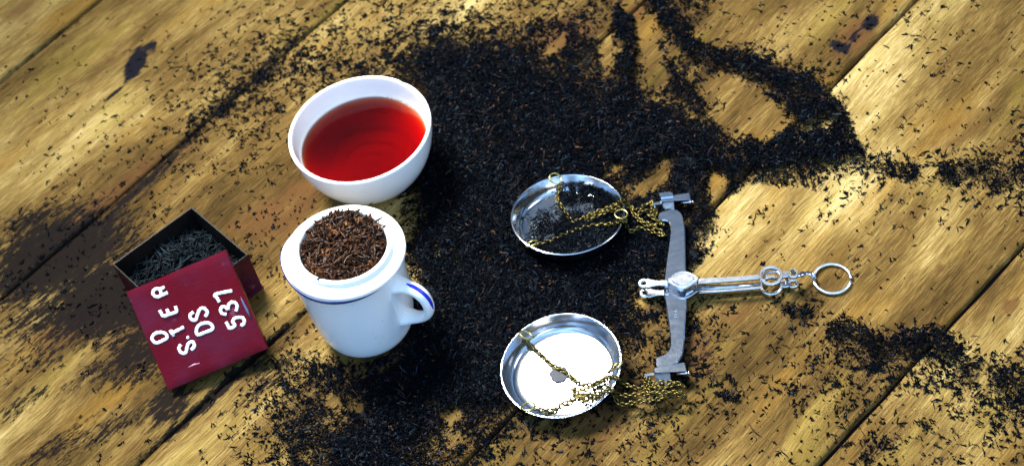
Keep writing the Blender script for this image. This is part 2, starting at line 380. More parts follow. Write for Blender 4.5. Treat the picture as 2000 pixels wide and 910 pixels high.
def build_table():
    V = []; Fc = []; MI = []; UVS = []; D = []
    s = np.arange(-.35, 1.30, .005); ns = len(s); base = 0
    for i in range(len(seams) - 1):
        (a0, k0), g0 = seams[i]; (a1, k1), g1 = seams[i + 1]
        v0 = a0 + k0 * s + g0 + .0003 * np.sin(s * 43 + i) + .0002 * np.sin(s * 131); v1 = a1 + k1 * s - g1 + .0003 * np.sin(s * 51 + i) + .00025 * np.sin(s * 117)
        nt_ = int(np.mean(np.abs(v1 - v0)) / .005) + 4
        t = np.concatenate([[0, 0, .008, .02], np.linspace(.04, .96, nt_), [.98, .992, 1, 1]])
        z = np.concatenate([[-.02, -.0016, -.0004, 0], np.zeros(nt_), [0, -.0004, -.0016, -.02]])
        S, T = np.meshgrid(s, t, indexing='ij'); vv = v0[:, None] * (1 - T) + v1[:, None] * T
        Z = np.broadcast_to(z, S.shape)
        X = S * UD[0] + vv * VD[0]; Y = S * UD[1] + vv * VD[1]
        P = np.stack([X, Y, Z], -1).reshape(-1, 3); nn = len(t)
        V.append(P); UVS.append(np.stack([S + i * 3.17, vv + i * 1.31, Z], -1).reshape(-1, 3))
        I = np.arange(ns * nn).reshape(ns, nn) + base
        q = np.stack([I[:-1, :-1], I[1:, :-1], I[1:, 1:], I[:-1, 1:]], -1).reshape(-1, 4); Fc.append(q); MI += [0] * len(q); base += ns * nn
    V = np.concatenate(V); UVS = np.concatenate(UVS); Fc = np.concatenate(Fc)
    # packed dirt sheet in the gaps
    lo, hi = seams[0][0], seams[-1][0]
    q = [UD * s[0] + VD * (lo[0] + lo[1] * s[0]), UD * s[-1] + VD * (lo[0] + lo[1] * s[-1]), UD * s[-1] + VD * (hi[0] + hi[1] * s[-1]), UD * s[0] + VD * (hi[0] + hi[1] * s[0])]
    V = np.concatenate([V, [(*p, -.0045) for p in q], [(*p, -.022) for p in q]]); UVS = np.concatenate([UVS, np.zeros((8, 3))])
    faces = [tuple(f) for f in Fc.tolist()] + [(base, base + 1, base + 2, base + 3), (base + 7, base + 6, base + 5, base + 4)]
    MI += [1, 1]
    o = obj('tabletop', V, faces, [M['wood'], M['gap']], smooth=True, mi=MI)
    o['kind'] = 'structure'; o['label'] = 'worn yellow-brown wooden table boards with dark gaps and stains'; o['category'] = 'tabletop'
    me = o.data; px, py = project(V)
    at_ = me.attributes.new('board_uv', 'FLOAT_VECTOR', 'POINT'); at_.data.foreach_set('vector', UVS.astype(np.float32).ravel())
    dv = np.clip(cover(px, py, V[:, 0], V[:, 1]), 0, 1); a_ = me.attributes.new('dust', 'FLOAT', 'POINT'); a_.data.foreach_set('value', dv.astype(np.float32))
    for nme, L in (('dark_stain', DARK), ('brown_stain_and_shade', BROWN), ('soot', SOOT)):
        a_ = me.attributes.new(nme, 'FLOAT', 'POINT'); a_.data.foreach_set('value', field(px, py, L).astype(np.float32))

# ------------------------------------------------------------------ tea leaf maker
def leaves(pos, L, Wd, Th, yaw, pitch, curl, K=4, cs=3, seed=1):
    """vectorised curled flakes; returns verts, quads, per-vert leaf id"""
    r = np.random.default_rng(seed); n = len(pos)
    t = np.linspace(-.5, .5, K)[None, :] * L[:, None]
    k = curl / L; k = np.where(np.abs(k) < 1e-3, 1e-3, k)[:, None]
    x = np.sin(k * t) / k; y = (1 - np.cos(k * t)) / k; tx = np.cos(k * t); ty = np.sin(k * t)
    zz = (r.random((n, 1)) - .5) * .5 * np.sin(t / L[:, None] * 5 + r.random((n, 1)) * 6) * L[:, None] * .3
    prof = np.array([.35, 1, .9, .25]) if K == 4 else np.sin(np.linspace(.25, math.pi - .2, K)) ** .6
    prof = prof[None, :] * (1 + (r.random((n, K)) - .5) * .5)
    tw0 = r.random((n, 1)) * 3.1; tw = tw0 + (r.random((n, 1)) - .5) * 3.0 * np.linspace(-.5, .5, K)[None, :]
    Vl = np.zeros((n, K, cs, 3))
    for j in range(cs):
        a = 2 * math.pi * j / cs; ca, sa = math.cos(a), math.sin(a)
        cw = Wd[:, None] * .5 * prof * ca; ct = Th[:, None] * .5 * prof * sa
        u = cw * np.cos(tw) - ct * np.sin(tw); v = cw * np.sin(tw) + ct * np.cos(tw)
        Vl[:, :, j, 0] = x - ty * u; Vl[:, :, j, 1] = y + tx * u; Vl[:, :, j, 2] = zz + v
    # roll the bend plane, then pitch, then yaw
    ro = (r.random(n) - .5) * 1.6
    def rot(V, ax, a):
        c, s_ = np.cos(a)[:, None, None], np.sin(a)[:, None, None]; A, B = [(1, 2), (2, 0), (0, 1)][ax]
        p, q = V[..., A].copy(), V[..., B].copy(); V[..., A] = c * p - s_ * q; V[..., B] = s_ * p + c * q
    rot(Vl, 0, ro); rot(Vl, 1, pitch); rot(Vl, 2, yaw)
    Vl += pos[:, None, None, :]
    base = (np.arange(n) * K * cs)[:, None, None, None]
    kk = np.arange(K - 1)[None, :, None, None]; jj = np.arange(cs)[None, None, :, None]
    j2 = (jj + 1) % cs
    Q = np.concatenate([base + kk * cs + jj, base + kk * cs + j2, base + (kk + 1) * cs + j2, base + (kk + 1) * cs + jj], -1).reshape(-1, 4)
    return Vl.reshape(-1, 3), Q, np.repeat(np.arange(n), K * cs)
def fast_obj(name, V, Q, tint, material, origin=(0, 0, 0), smooth=False):
    me = bpy.data.meshes.new(name); V = (V - np.array(origin)).astype(np.float32)
    me.vertices.add(len(V)); me.vertices.foreach_set('co', V.ravel())
    me.loops.add(Q.size); me.loops.foreach_set('vertex_index', Q.astype(np.int32).ravel())
    me.polygons.add(len(Q)); me.polygons.foreach_set('loop_start', np.arange(0, Q.size, 4, dtype=np.int32))
    me.update(calc_edges=True); me.validate()
    if smooth: me.polygons.foreach_set('use_smooth', np.ones(len(me.polygons), bool))
    a_ = me.attributes.new('tint', 'FLOAT', 'POINT'); a_.data.foreach_set('value', tint.astype(np.float32))
    me.materials.append(material); o = bpy.data.objects.new(name, me); COL.objects.link(o); o.location = origin; return o

# ------------------------------------------------------------------ spilled leaves
COVER = """
0010001011 2123344434 3455438511 1111111100
0000000112 4454557876 7685636211 1111011101
0010011234 6656679999 9683725688 5210111111
1010002345 5456678999 9998937443 8830111111
0111112454 4345568999 9999998612 6951111112
0001112323 2124679999 9999999973 6681010113
0111112222 2113579999 9999999999 9874543566
0021012111 1111259999 9999679881 5123211334
1111122101 2211148999 9999998811 0111111101
1121111011 1111139999 9999999611 1001000001
1211111011 2111139999 9999998311 1001100000
1111111100 1000038999 9999875211 2100000100
1111110000 0000379999 9999876321 1332111001
1111100001 1223489999 9999856411 2258768311
0101010002 4676789999 9998646311 3446555866
0000000002 4788999999 8766534341 3444433547
0000100012 5887999887 5543443221 2232333445
0001000023 4889998765 3223323211 2212533323
""".split('\n')[1:-1]
CG = np.array([[int(c) for c in r.replace(' ', '')] for r in COVER], float)
LUT = np.array([.006, .05, .12, .21, .31, .42, .56, .72, .90, 1.15])
CG = LUT[CG.astype(int)]
STROKES = [([(1265, -10), (1310, 60), (1365, 105), (1430, 125), (1500, 145), (1570, 165), (1610, 205), (1650, 270), (1660, 300)], 20, 1.1), ([(1560, 185), (1580, 230), (1620, 250)], 38, 1.05),
           ([(1215, 30), (1215, 90), (1225, 140)], 22, 1.1), ([(1180, 0), (1215, 40)], 10, .8), ([(1480, 305), (1540, 290), (1600, 290), (1650, 285)], 34, 1.1), ([(1290, 120), (1320, 170), (1370, 210)], 22, 1.0),
           ([(1520, 340), (1490, 365)], 22, .9), ([(1640, 320), (1720, 325), (1780, 335)], 16, .75), ([(1860, 340), (1900, 330), (1960, 345), (2010, 350)], 22, .85), ([(1640, 650), (1700, 675), (1740, 690)], 24, .95), ([(1770, 665), (1830, 665), (1880, 710), (1885, 740)], 22, .95), ([(1960, 750), (2010, 735)], 26, .95), ([(1540, 605), (1580, 612)], 12, .8), ([(1530, 750), (1545, 765)], 10, .85),
           ([(1400, 745), (1415, 775), (1440, 785)], 9, .85), ([(1690, 890), (1720, 875)], 14, .8), ([(1375, 385), (1370, 470), (1345, 520)], 20, .95), ([(420, 215), (480, 175), (520, 150)], 15, .8), ([(400, 230), (360, 265)], 8, .6), ([(1030, 60), (1080, 45), (1140, 60)], 16, .8), ([(1100, 90), (1160, 130)], 26, .95), ([(870, 40), (930, 30)], 14, .7)]
GAPS = [([(1190, 82), (1197, 100), (1183, 118)], 12), ([(1172, 65), (1180, 50)], 8), ([(1262, 40), (1268, 80), (1278, 120), (1290, 158)], 15), ([(1300, 75), (1310, 110)], 9), ([(1410, 170), (1460, 200), (1510, 235)], 26), ([(1395, 225), (1440, 240), (1490, 262)], 12), ([(1250, 362), (1275, 355)], 9), ([(1290, 345), (1310, 322)], 10), ([(1395, 345), (1405, 360), (1398, 385)], 12), ([(1185, 345), (1210, 330)], 6),
        ([(1230, 10), (1240, 22)], 12), ([(1080, 95), (1100, 80)], 11), ([(1575, 255), (1605, 250)], 8), ([(1258, 590), (1275, 600)], 8), ([(1262, 660), (1270, 640)], 8), ([(640, 780), (665, 800)], 8), ([(700, 795), (706, 800)], 6), ([(880, 820), (890, 812)], 7), ([(605, 765), (595, 775)], 8), ([(905, 850), (880, 870)], 8), ([(1420, 420), (1480, 380), (1560, 390)], 22), ([(1385, 520), (1420, 470)], 18), ([(700, 700), (640, 690)], 10)]
def segd(px, py, pts):
    d = np.full(px.shape, 1e9)
    for (ax, ay), (bx, by) in zip(pts[:-1], pts[1:]):
        vx, vy = bx - ax, by - ay; t = np.clip(((px - ax) * vx + (py - ay) * vy) / (vx * vx + vy * vy), 0, 1)
        d = np.minimum(d, np.hypot(px - ax - t * vx, py - ay - t * vy))
    return d
def cover(px, py, x, y):
    u = np.clip(px / 50.0 - .5, 0, 38.999); v = np.clip(py / 50.0 - .5, 0, 16.999)
    i = v.astype(int); j = u.astype(int); fu = u - j; fv = v - i
    c = (CG[i, j] * (1 - fu) + CG[i, j + 1] * fu) * (1 - fv) + (CG[i + 1, j] * (1 - fu) + CG[i + 1, j + 1] * fu) * fv
    jx = (vnoise(x, y, 90, 3) - .5) * 22
    for pts, wd, st in STROKES: c = np.maximum(c, st * np.clip((wd + 9 - segd(px, py, pts) + jx) / 16, 0, 1))
    for pts, wd in GAPS: c = c * (1 - .94 * np.clip((wd + 6 - segd(px, py, pts) + jx) / 12, 0, 1))
    out = np.maximum(np.maximum(-px, px - 2000), np.maximum(-py, py - 910)); c = c * np.clip(1 - out / 500, .15, 1)
    return c
build_table()
BOWL = at(702, 252, .05)[:2]; MUG = at(668, 487, .0790)[:2]; MZ = 1.10
PAN2 = at(1095, 712, .014)[:2]; PAN1 = at(1109, 418, .014)[:2]
TINZ = .037; TP = [at(220, 517, TINZ), at(375, 405, TINZ), at(485, 498, TINZ)]; TP.append(TP[0] + TP[2] - TP[1])
tc = (TP[0][:2] + TP[2][:2]) / 2
def inside_tin(x, y):
    a = (TP[0] - TP[1])[:2]; b = (TP[2] - TP[1])[:2]; dx = x - TP[1][0]; dy = y - TP[1][1]
    u = (dx * a[0] + dy * a[1]) / (a @ a); v = (dx * b[0] + dy * b[1]) / (b @ b); return (u > -.02) & (u < 1.02) & (v > -.02) & (v < 1.02)
def pile_height(c, x, y):
    h = np.clip((c - .75) / .4, 0, 1); h = h * h * (3 - 2 * h) * (.0015 + .0045 * vnoise(x, y, 28, 9) + .0016 * vnoise(x, y, 90, 19))
    for cx, cy, r in ((*PAN1, .034), (*PAN2, .034)): h = np.where(np.hypot(x - cx, y - cy) < r, np.minimum(h, .0012), h)
    return h
def spill():
    Vs, Qs, Ts = [], [], []; n0 = 0
    def push(V, Q, t):
        nonlocal n0
        Vs.append(V); Qs.append(Q + n0); Ts.append(t); n0 += len(V)
    # dark bed under the thick pile
    gx = np.arange(-.42, .50, .0022); gy = np.arange(.36, 1.16, .0022); X, Y = np.meshgrid(gx, gy, indexing='ij')
    P = np.stack([X.ravel(), Y.ravel(), 0 * X.ravel()], -1); px, py = project(P)
    c = cover(px, py, P[:, 0], P[:, 1]) + (vnoise(P[:, 0], P[:, 1], 150, 21) - .5) * .3
    P[:, 2] = pile_height(c, P[:, 0], P[:, 1]) + .0003 + .0008 * vnoise(P[:, 0], P[:, 1], 500, 22)
    ok = (c > 1.04) & (np.hypot(P[:, 0] - BOWL[0], P[:, 1] - BOWL[1]) > .026) & (np.hypot(P[:, 0] - MUG[0], P[:, 1] - MUG[1]) > .031) & ~inside_tin(P[:, 0], P[:, 1])
    I = np.arange(len(P)).reshape(X.shape); q = np.stack([I[:-1, :-1], I[1:, :-1], I[1:, 1:], I[:-1, 1:]], -1).reshape(-1, 4)
    q = q[ok[q].all(1)]; push(P, q, np.full(len(P), .05))
    # flakes
    def batch(n, Lr, Wr, sharp, zr, seed, power=1.0, K=4):
        r = np.random.default_rng(seed); x = r.uniform(-.44, .52, n); y = r.uniform(.34, 1.18, n)
        px, py = project(np.stack([x, y, 0 * x], -1)); c = cover(px, py, x, y)
        nz = .55 * vnoise(x, y, 130, seed) + .45 * vnoise(x, y, 330, seed + 1)
        p = np.clip(c * (1 + sharp * (nz - .5) * 4 * np.clip(1.15 - c, 0, 1)), 0, .955) ** power; p = -np.log(1 - p) / 3.1
        keep = (r.random(n) < p) & (px > -300) & (px < 2300) & (py > -300) & (py < 1200)
        bad = (np.hypot(x - BOWL[0], y - BOWL[1]) < .028) | (np.hypot(x - MUG[0], y - MUG[1]) < .031) | inside_tin(x, y)
        keep &= ~bad; x, y, c = x[keep], y[keep], c[keep]; n = len(x)
        if K == 4 and Lr[0] > .0009:      # stray flakes cling together in little clumps
            rep = np.where(c < .7, r.integers(1, 4, n) * (r.random(n) < .45), 0) + np.where(c < .7, (r.random(n) < .6).astype(int), 1)
            x = np.repeat(x, rep); y = np.repeat(y, rep); c = np.repeat(c, rep); n = len(x); x = x + r.normal(0, .0008, n) * (c < .7); y = y + r.normal(0, .0008, n) * (c < .7)
        L = (Lr[0] + (Lr[1] - Lr[0]) * r.random(n) ** 1.5) * r.uniform(.45, 1.35, n); Wd = (Wr[0] + (Wr[1] - Wr[0]) * r.random(n) ** 1.2) * r.uniform(.7, 1.25, n); Th = Wd * r.uniform(.3, .8, n)
        h = pile_height(c, x, y); d = np.clip(c, 0, 1)
        under = (np.hypot(x - PAN1[0], y - PAN1[1]) < .036) | (np.hypot(x - PAN2[0], y - PAN2[1]) < .036)
        zrand = np.where(under, .2, 1) * r.random(n) * zr * (.15 + .85 * d ** 2)
        z = h + .00035 + zrand; pit = (r.random(n) - .5) * (.15 + .7 * d) * np.where(under, .2, 1)
        V, Q, ids = leaves(np.stack([x, y, z], -1), L, Wd, Th, r.random(n) * 6.283, pit, r.normal(0, 1.3, n), K, 3, seed)
        V[:, 2] = np.maximum(V[:, 2], .00008)
        up_ = (np.hypot(V[:, 0] - PAN1[0], V[:, 1] - PAN1[1]) < .037) | (np.hypot(V[:, 0] - PAN2[0], V[:, 1] - PAN2[1]) < .037); V[:, 2] = np.where(up_, np.minimum(V[:, 2], .0016), V[:, 2])
        tnt = np.full(n, .955) if seed == 15 else np.clip(r.beta(1.5, 2.2, n) + np.where(r.random(n) < .05 * d, .45, 0), 0, 1); push(V, Q, tnt[ids])
        return n
    k = batch(620000, (.0022, .0056), (.0006, .0015), 1.1, .0022, 11)
    k += batch(230000, (.0009, .0026), (.0010, .0021), 1.5, .0008, 12)
    k += batch(40000, (.0040, .0075), (.0007, .0013), .8, .0028, 13, 1.6)
    # crumbs
    k += batch(260000, (.0004, .0010), (.0003, .0006), 1.6, .0004, 14, .9)
    k += batch(9000, (.007, .013), (.0005, .0009), .5, .0030, 15, 1.3)
    print('flakes', k)
    o = fast_obj('spilled_tea_leaves', np.concatenate(Vs), np.concatenate(Qs), np.concatenate(Ts), M['dryleaf'])
    tag(o, 'black dry tea leaves spilled in a broad pile and trails across the wooden table', 'tea leaves', 'stuff')
spill()

# ------------------------------------------------------------------ tea bowl
bz = .0505; BR = .0503
def bowl():
    # outer profile from foot to rim, then inner down
    outer = [(0, .0030), (.0205, .0030), (.0215, .0), (.0240, 0), (.0252, .0022), (.0300, .0060), (.0375, .0130), (.0432, .0220), (.0470, .0315), (.0492, .0410), (.0502, .0480)]
    rim = [(.0503, .0495), (.0499, .0505), (.0490, .0509), (.0481, .0505), (.0476, .0496)]
    inner = [(.0470, .0470), (.0458, .0400), (.0435, .0315), (.0390, .0228), (.0325, .0152), (.0240, .0104), (.0130, .0076), (0, .0066)]
    prof = outer + rim + inner; pr = []
    sp = smooth_path([(r, 0, z) for r, z in prof[3:]], 4); pr = prof[:3] + [(max(p[0], 0), p[2]) for p in sp]; pr[-1] = (0, .0066)
    V, Fc = lathe(pr, 128, (BOWL[0], BOWL[1], 0)); V = np.array(V)
    # small chip in the far right rim
    chip = at(790, 158, .05); d = np.hypot(V[:, 0] - chip[0], V[:, 1] - chip[1]); V[:, 2] -= np.where(V[:, 2] > .046, .0016 * np.exp(-(d / .0028) ** 2), 0)
    # the glaze under the tea has no air interface, so it gives no mirror highlight
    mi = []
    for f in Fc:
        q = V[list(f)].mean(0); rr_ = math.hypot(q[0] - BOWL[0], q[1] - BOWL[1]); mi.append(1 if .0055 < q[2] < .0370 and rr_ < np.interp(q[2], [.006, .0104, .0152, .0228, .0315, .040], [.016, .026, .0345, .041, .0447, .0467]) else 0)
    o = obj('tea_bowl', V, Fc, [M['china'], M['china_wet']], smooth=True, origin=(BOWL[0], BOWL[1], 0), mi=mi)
    tag(o, 'round white china bowl with a chipped rim, filled with red tea', 'bowl')
    ip = [(p[0], p[2]) for p in smooth_path([(r, 0, z) for r, z in inner], 4)]
    zs = .0348; liq = [(0, zs)]; pts = []
    rr = [r for r, z in ip]; zz = [z for r, z in ip]
    rs = float(np.interp(-zs, [-z for z in zz], rr)) + .0006
    liq = [(0, zs), (rs * .5, zs), (rs - .0022, zs), (rs - .0016, zs), (rs - .0013, zs), (rs - .0006, zs + .00025), (rs, zs + .0009)] + [(r + .0004 if r > .001 else 0, z - .0004) for r, z in ip if z < zs]
    V, Fc = lathe(liq, 128, (BOWL[0], BOWL[1], 0)); Fc = [f[::-1] for f in Fc]
    o = obj('tea', V, Fc, M['tea'], smooth=True, origin=(BOWL[0], BOWL[1], zs)); tag(o, 'clear deep red brewed tea standing in the white china bowl', 'tea')
bowl()

# ------------------------------------------------------------------ tasting mug
def mug():
    root = empty('tasting_mug', (MUG[0], MUG[1], 0), 'white china mug with blue rim line and looped handle, a leaf strainer on top', 'mug')
    prof = [(0, .0028), (.0225, .0028), (.0235, 0), (.0262, 0), (.0290, .0016), (.0312, .0060), (.0330, .0150), (.0342, .0280), (.0350, .0420), (.0357, .0540), (.0365, .0620), (.0374, .0668), (.0377, .0684), (.0370, .0690), (.0362, .0684), (.0348, .0600), (.0330, .0400), (.0300, .0120), (.0270, .0060), (0, .0050)]
    sp = smooth_path([(r, 0, z) for r, z in prof[3:]], 4); pr = [(a_, b_ * MZ) for a_, b_ in prof[:3] + [(max(p[0], 0), p[2]) for p in sp]]
    V, Fc = lathe(pr, 112, (MUG[0], MUG[1], 0)); V = np.array(V)
    # far-left lip of the body stands a little proud of the strainer flange
    lip = at(549, 505, .07); d = np.hypot(V[:, 0] - lip[0], V[:, 1] - lip[1]); k = np.where(V[:, 2] > .055, np.exp(-(d / .02) ** 2), 0)
    V[:, 0] += -.0022 * k; V[:, 2] += .0022 * k
    obj('body', V, Fc, M['china_used'], root, True)
    V, Fc = lathe([(.0370, .0725), (.0378, .0728), (.0381, .0742), (.0380, .0750), (.0372, .0752)], 112, (MUG[0], MUG[1], 0)); V = np.array(V)
    d = np.hypot(V[:, 0] - lip[0], V[:, 1] - lip[1]); V[:, 0] += -.0022 * np.exp(-(d / .02) ** 2); V[:, 2] += .0022 * np.exp(-(d / .02) ** 2)
    V[:, :2] = MUG + (V[:, :2] - MUG) * 1.004
    obj('rim_line', V, Fc, M['rimblue'], root, True)
    # handle
    ang = math.radians(-36); hd = np.array([math.cos(ang), math.sin(ang)])
    prof = [(.0340, .0575), (.0400, .0590), (.0480, .0580), (.0532, .0530), (.0548, .0450), (.0530, .0360), (.0465, .0292), (.0390, .0252), (.0320, .0225)]
    P = smooth_path([(MUG[0] + hd[0] * r, MUG[1] + hd[1] * r, z) for r, z in prof], 7)
    n = len(P); t = np.linspace(0, 1, n); rad = .0041 + .0024 * (np.exp(-(t / .12) ** 2) + np.exp(-((1 - t) / .12) ** 2))
    side = np.array([-hd[1], hd[0], 0])
    def sweep(P, ra, rb, k=16):
        P = np.array(P); T = np.gradient(P, axis=0); T /= np.linalg.norm(T, axis=1)[:, None]; V = []
        for i in range(len(P)):
            nrm = np.cross(side, T[i])
            for j in range(k):
                a = 2 * math.pi * j / k; V.append(P[i] + side * math.cos(a) * ra[i] + nrm * math.sin(a) * rb[i])
        Fc = [(i * k + j, i * k + (j + 1) % k, (i + 1) * k + (j + 1) % k, (i + 1) * k + j) for i in range(len(P) - 1) for j in range(k)]
        return V, Fc + [tuple(range(k))[::-1], tuple(range((len(P) - 1) * k, len(P) * k))]
    V, Fc = sweep(P, rad * 1.15, rad * .72)
    hnd = obj('handle', V, Fc, M['china_used'], root, True)
    # cobalt stroke on the outer side of the handle
    T = np.gradient(np.array(P), axis=0); T /= np.linalg.norm(T, axis=1)[:, None]
    i0, i1 = int(n * .17), int(n * .56); Q = []; R = []
    for i in range(i0, i1):
        nrm = -np.cross(side, T[i]); nrm = nrm if nrm @ np.array([hd[0], hd[1], .6]) > 0 else -nrm
        Q.append(P[i] + nrm * (rad[i] * .72 - .0007)); f = (i - i0) / (i1 - i0 - 1); R.append(.0015 * min(1, f * 6 + .25) * (1 if f < .8 else 1 - .8 * (f - .8) / .2))
    V, Fc = sweep(Q, np.array(R) * 1.1, np.array([.0010] * len(R))); obj('blue_stroke', V, Fc, M['blue'], hnd, True)
    # strainer, sits tilted in the mouth: a thing of its own
    c = np.array([MUG[0] + .0010, MUG[1], .0760])
    rot = Matrix.Rotation(math.radians(3.2), 4, 'Y') @ Matrix.Rotation(math.radians(-1.5), 4, 'X')
    prof = [(.0260, -.045), (.0268, -.045), (.0300, -.004), (.0335, -.0030), (.0374, -.0026), (.0386, -.0012), (.0387, .0004), (.0380, .0014), (.0360, .0022), (.0330, .0030), (.0318, .0036), (.0312, .0056), (.0302, .0068), (.0290, .0070), (.0280, .0062), (.0273, .0040), (.0268, -.004), (.0245, -.044), (.022, -.046), (0, -.046)]
    sp = smooth_path([(r, 0, z) for r, z in prof], 3)
    V, Fc = lathe([(max(p[0], 0), p[2]) for p in sp], 112, c, rot)
    o = obj('tea_strainer', V, Fc, M['china_used'], smooth=True, origin=c); tag(o, 'white china strainer insert with raised collar, seated in the mug mouth', 'strainer')
    # heap of wet leaves
    r = np.random.default_rng(31); n = 1500
    a = r.random(n) * 6.283; q = np.sqrt(r.random(n)) * .0252
    x = q * np.cos(a); y = q * np.sin(a)
    h = .0020 + .0050 * (1 - (q / .0275) ** 2) + .0028 * vnoise(x, y, 170, 4) + .0045 * np.clip(y / .025, 0, 1)
    z = h - r.random(n) ** 1.6 * .005
    # a few stray leaves stand up on the far rim of the heap
    P = np.stack([x, y, z], -1)
    L = r.uniform(.004, .017, n); Wd = r.uniform(.0008, .0030, n)
    V, Q, ids = leaves(P, L, Wd, Wd * r.uniform(.35, .8, n), r.random(n) * 6.283, (r.random(n) - .5) * .9, r.normal(0, 3.2, n), 8, 4, 32)
    rad_ = np.hypot(V[:, 0], V[:, 1]); s_ = np.where((rad_ > .0268) & (V[:, 2] < .0072), .0268 / np.maximum(rad_, 1e-6), 1); V[:, 0] *= s_; V[:, 1] *= s_
    V = V @ np.array(rot.to_3x3()).T + c
    tn = np.clip(r.beta(1.4, 2.2, n) * .95 + np.where(r.random(n) < .06, .4, 0), 0, 1)
    # dark bed
    bv, bf = lathe([(0, .0075), (.012, .0060), (.020, .0030), (.0268, -.0030)], 48, c, rot); bq = np.array([f if len(f) == 4 else (f[0], f[1], f[2], f[2]) for f in bf if len(f) == 4])
    nv = len(V); o = fast_obj('wet_tea_leaves', np.concatenate([V, bv]), np.concatenate([Q, bq + nv]), np.concatenate([tn[ids], np.zeros(len(bv))]), M['wetleaf'], c, True)
    tag(o, 'heap of wet brown brewed tea leaves filling the white strainer', 'tea leaves', 'stuff')
    # crumbs stuck on the flange: one dark leaf on the right, two at the back
    P = np.array([at(769, 468, .0715), at(724, 398, .0715), at(566, 570, .069)]); n = 3
    V, Q, ids = leaves(P, np.array([.0036, .003, .0028]), np.array([.0014, .001, .001]), np.array([.0008] * 3), np.array([1.4, .2, .6]), np.zeros(3), np.array([1., .5, .8]), 7, 4, 5)
    o = fast_obj('stray_leaf_crumbs', V, Q, np.full(len(V), .1), M['wetleaf'], P[0], True); tag(o, 'few dark leaf crumbs stuck on the white strainer flange', 'tea leaf', 'stuff')
mug()

# ------------------------------------------------------------------ tin and lid
def tin():
    o0 = np.array([tc[0], tc[1], 0]); root = empty('tea_tin', o0, 'open square dark red tin box holding wiry dry tea', 'tin')
    P = [np.array([*p[:2]]) for p in TP]; cen = sum(P) / 4; th = .0009
    inn = [p + (cen - p) / np.linalg.norm(cen - p) * th * 1.4 for p in P]
    bulge = lambda A, B, z, k: 0
    mb = MB(); n = 4
    def wall(Q0, Q1, flip):
        # subdivided walls with slight dents
        for i in range(4):
            a, b = Q0[i], Q0[(i + 1) % 4]; e = b - a; nn = np.array([e[1], -e[0]]) / np.linalg.norm(e)
            if nn @ ((a + b) / 2 - cen) < 0: nn = -nn
            V = []; K = 12; J = 6
            for s in range(K + 1):
                for t in range(J + 1):
                    f = s / K; g = t / J; d = -.0009 * math.sin(math.pi * f) * math.sin(math.pi * g * .9 + .2) + .0002 * math.sin(f * 17 + i)
                    p = a + e * f + nn * d * (1 if 0 < s < K else 0); V.append((*p, .0004 + (TINZ - .0004) * g))
            Fc = [(s * (J + 1) + t, (s + 1) * (J + 1) + t, (s + 1) * (J + 1) + t + 1, s * (J + 1) + t + 1) for s in range(K) for t in range(J)]
            if flip: Fc = [f[::-1] for f in Fc]
            flip.add(V, Fc) if isinstance(flip, MB) else Q1.add(V, Fc)
    out = MB(); wall(P, out, False); out.add([(*p, .0006) for p in P], [(0, 1, 2, 3)]); out.build('body', M['redpaint_old'], root)
    ins = MB(); wall(inn, ins, False); ins.add([(*p, .0015) for p in inn], [(3, 2, 1, 0)]); ins.build('inner_lining', M['tininside'], root)
    rm = MB(); V = []
    for k in range(4): V += [(*P[k], TINZ)]
    V += [(*p, TINZ) for p in inn]; V += [(*(p + (cen - p) * -.012), TINZ - .0006) for p in P]; V += [(*(p + (cen - p) * .004), TINZ + .0006) for p in P]; V += [(*(q + (cen - q) * .0), TINZ + .0005) for q in inn]
    Fc = []
    for k in range(4):
        j = (k + 1) % 4; Fc += [(8 + k, 8 + j, 12 + j, 12 + k), (12 + k, 12 + j, 16 + j, 16 + k), (16 + k, 16 + j, 4 + j, 4 + k)]
    rm.add(V, Fc); rm.build('rim', M['tininside'], root)
    # bottom seam bead
    bb = MB()
    for k in range(4):
        a, b = P[k], P[(k + 1) % 4]; V, Fc = tube([(*a, .0009), (*b, .0009)], .0009, 6); bb.add(V, Fc)
    bb.build('bottom_bead', M['redpaint_old'], root, True)
    # leaves inside
    r = np.random.default_rng(41); n = 1100; u = r.random(n) * .9 + .05; v = r.random(n) * .9 + .05
    A = TP[0][:2] - TP[1][:2]; B = TP[2][:2] - TP[1][:2]; xy = TP[1][:2] + u[:, None] * A + v[:, None] * B
    z = .0205 + .0080 * np.exp(-((u - .5) ** 2 + (v - .35) ** 2) / .10) + .003 * vnoise(xy[:, 0], xy[:, 1], 60, 6) - r.random(n) ** 1.5 * .006
    L = r.uniform(.010, .021, n); Wd = r.uniform(.0012, .0024, n)
    V, Q, ids = leaves(np.c_[xy, z], L, Wd, Wd * .7, r.random(n) * 6.283, (r.random(n) - .5) * .9, r.normal(0, 1.3, n), 7, 4, 42)
    # keep inside the walls
    M2 = np.linalg.inv(np.c_[A, B]); q = (V[:, :2] - TP[1][:2]) @ M2.T; q = np.clip(q, .03, .97); V[:, :2] = TP[1][:2] + q @ np.c_[A, B].T
    bed = np.array([[*(TP[1][:2] + a_ * A + b_ * B), .017] for a_, b_ in ((.03, .03), (.97, .03), (.97, .97), (.03, .97))]); nv = len(V)
    o = fast_obj('dry_tea_in_tin', np.concatenate([V, bed]), np.concatenate([Q, [[nv, nv + 3, nv + 2, nv + 1]]]), np.concatenate([np.clip(r.beta(1.6, 1.8, n), 0, 1)[ids], np.zeros(4)]), M['tinleaf'], (tc[0], tc[1], .018), True)
    tag(o, 'long wiry dark green-black dry tea leaves inside the open tin', 'tea leaves', 'stuff')
tin()
LIDP = []
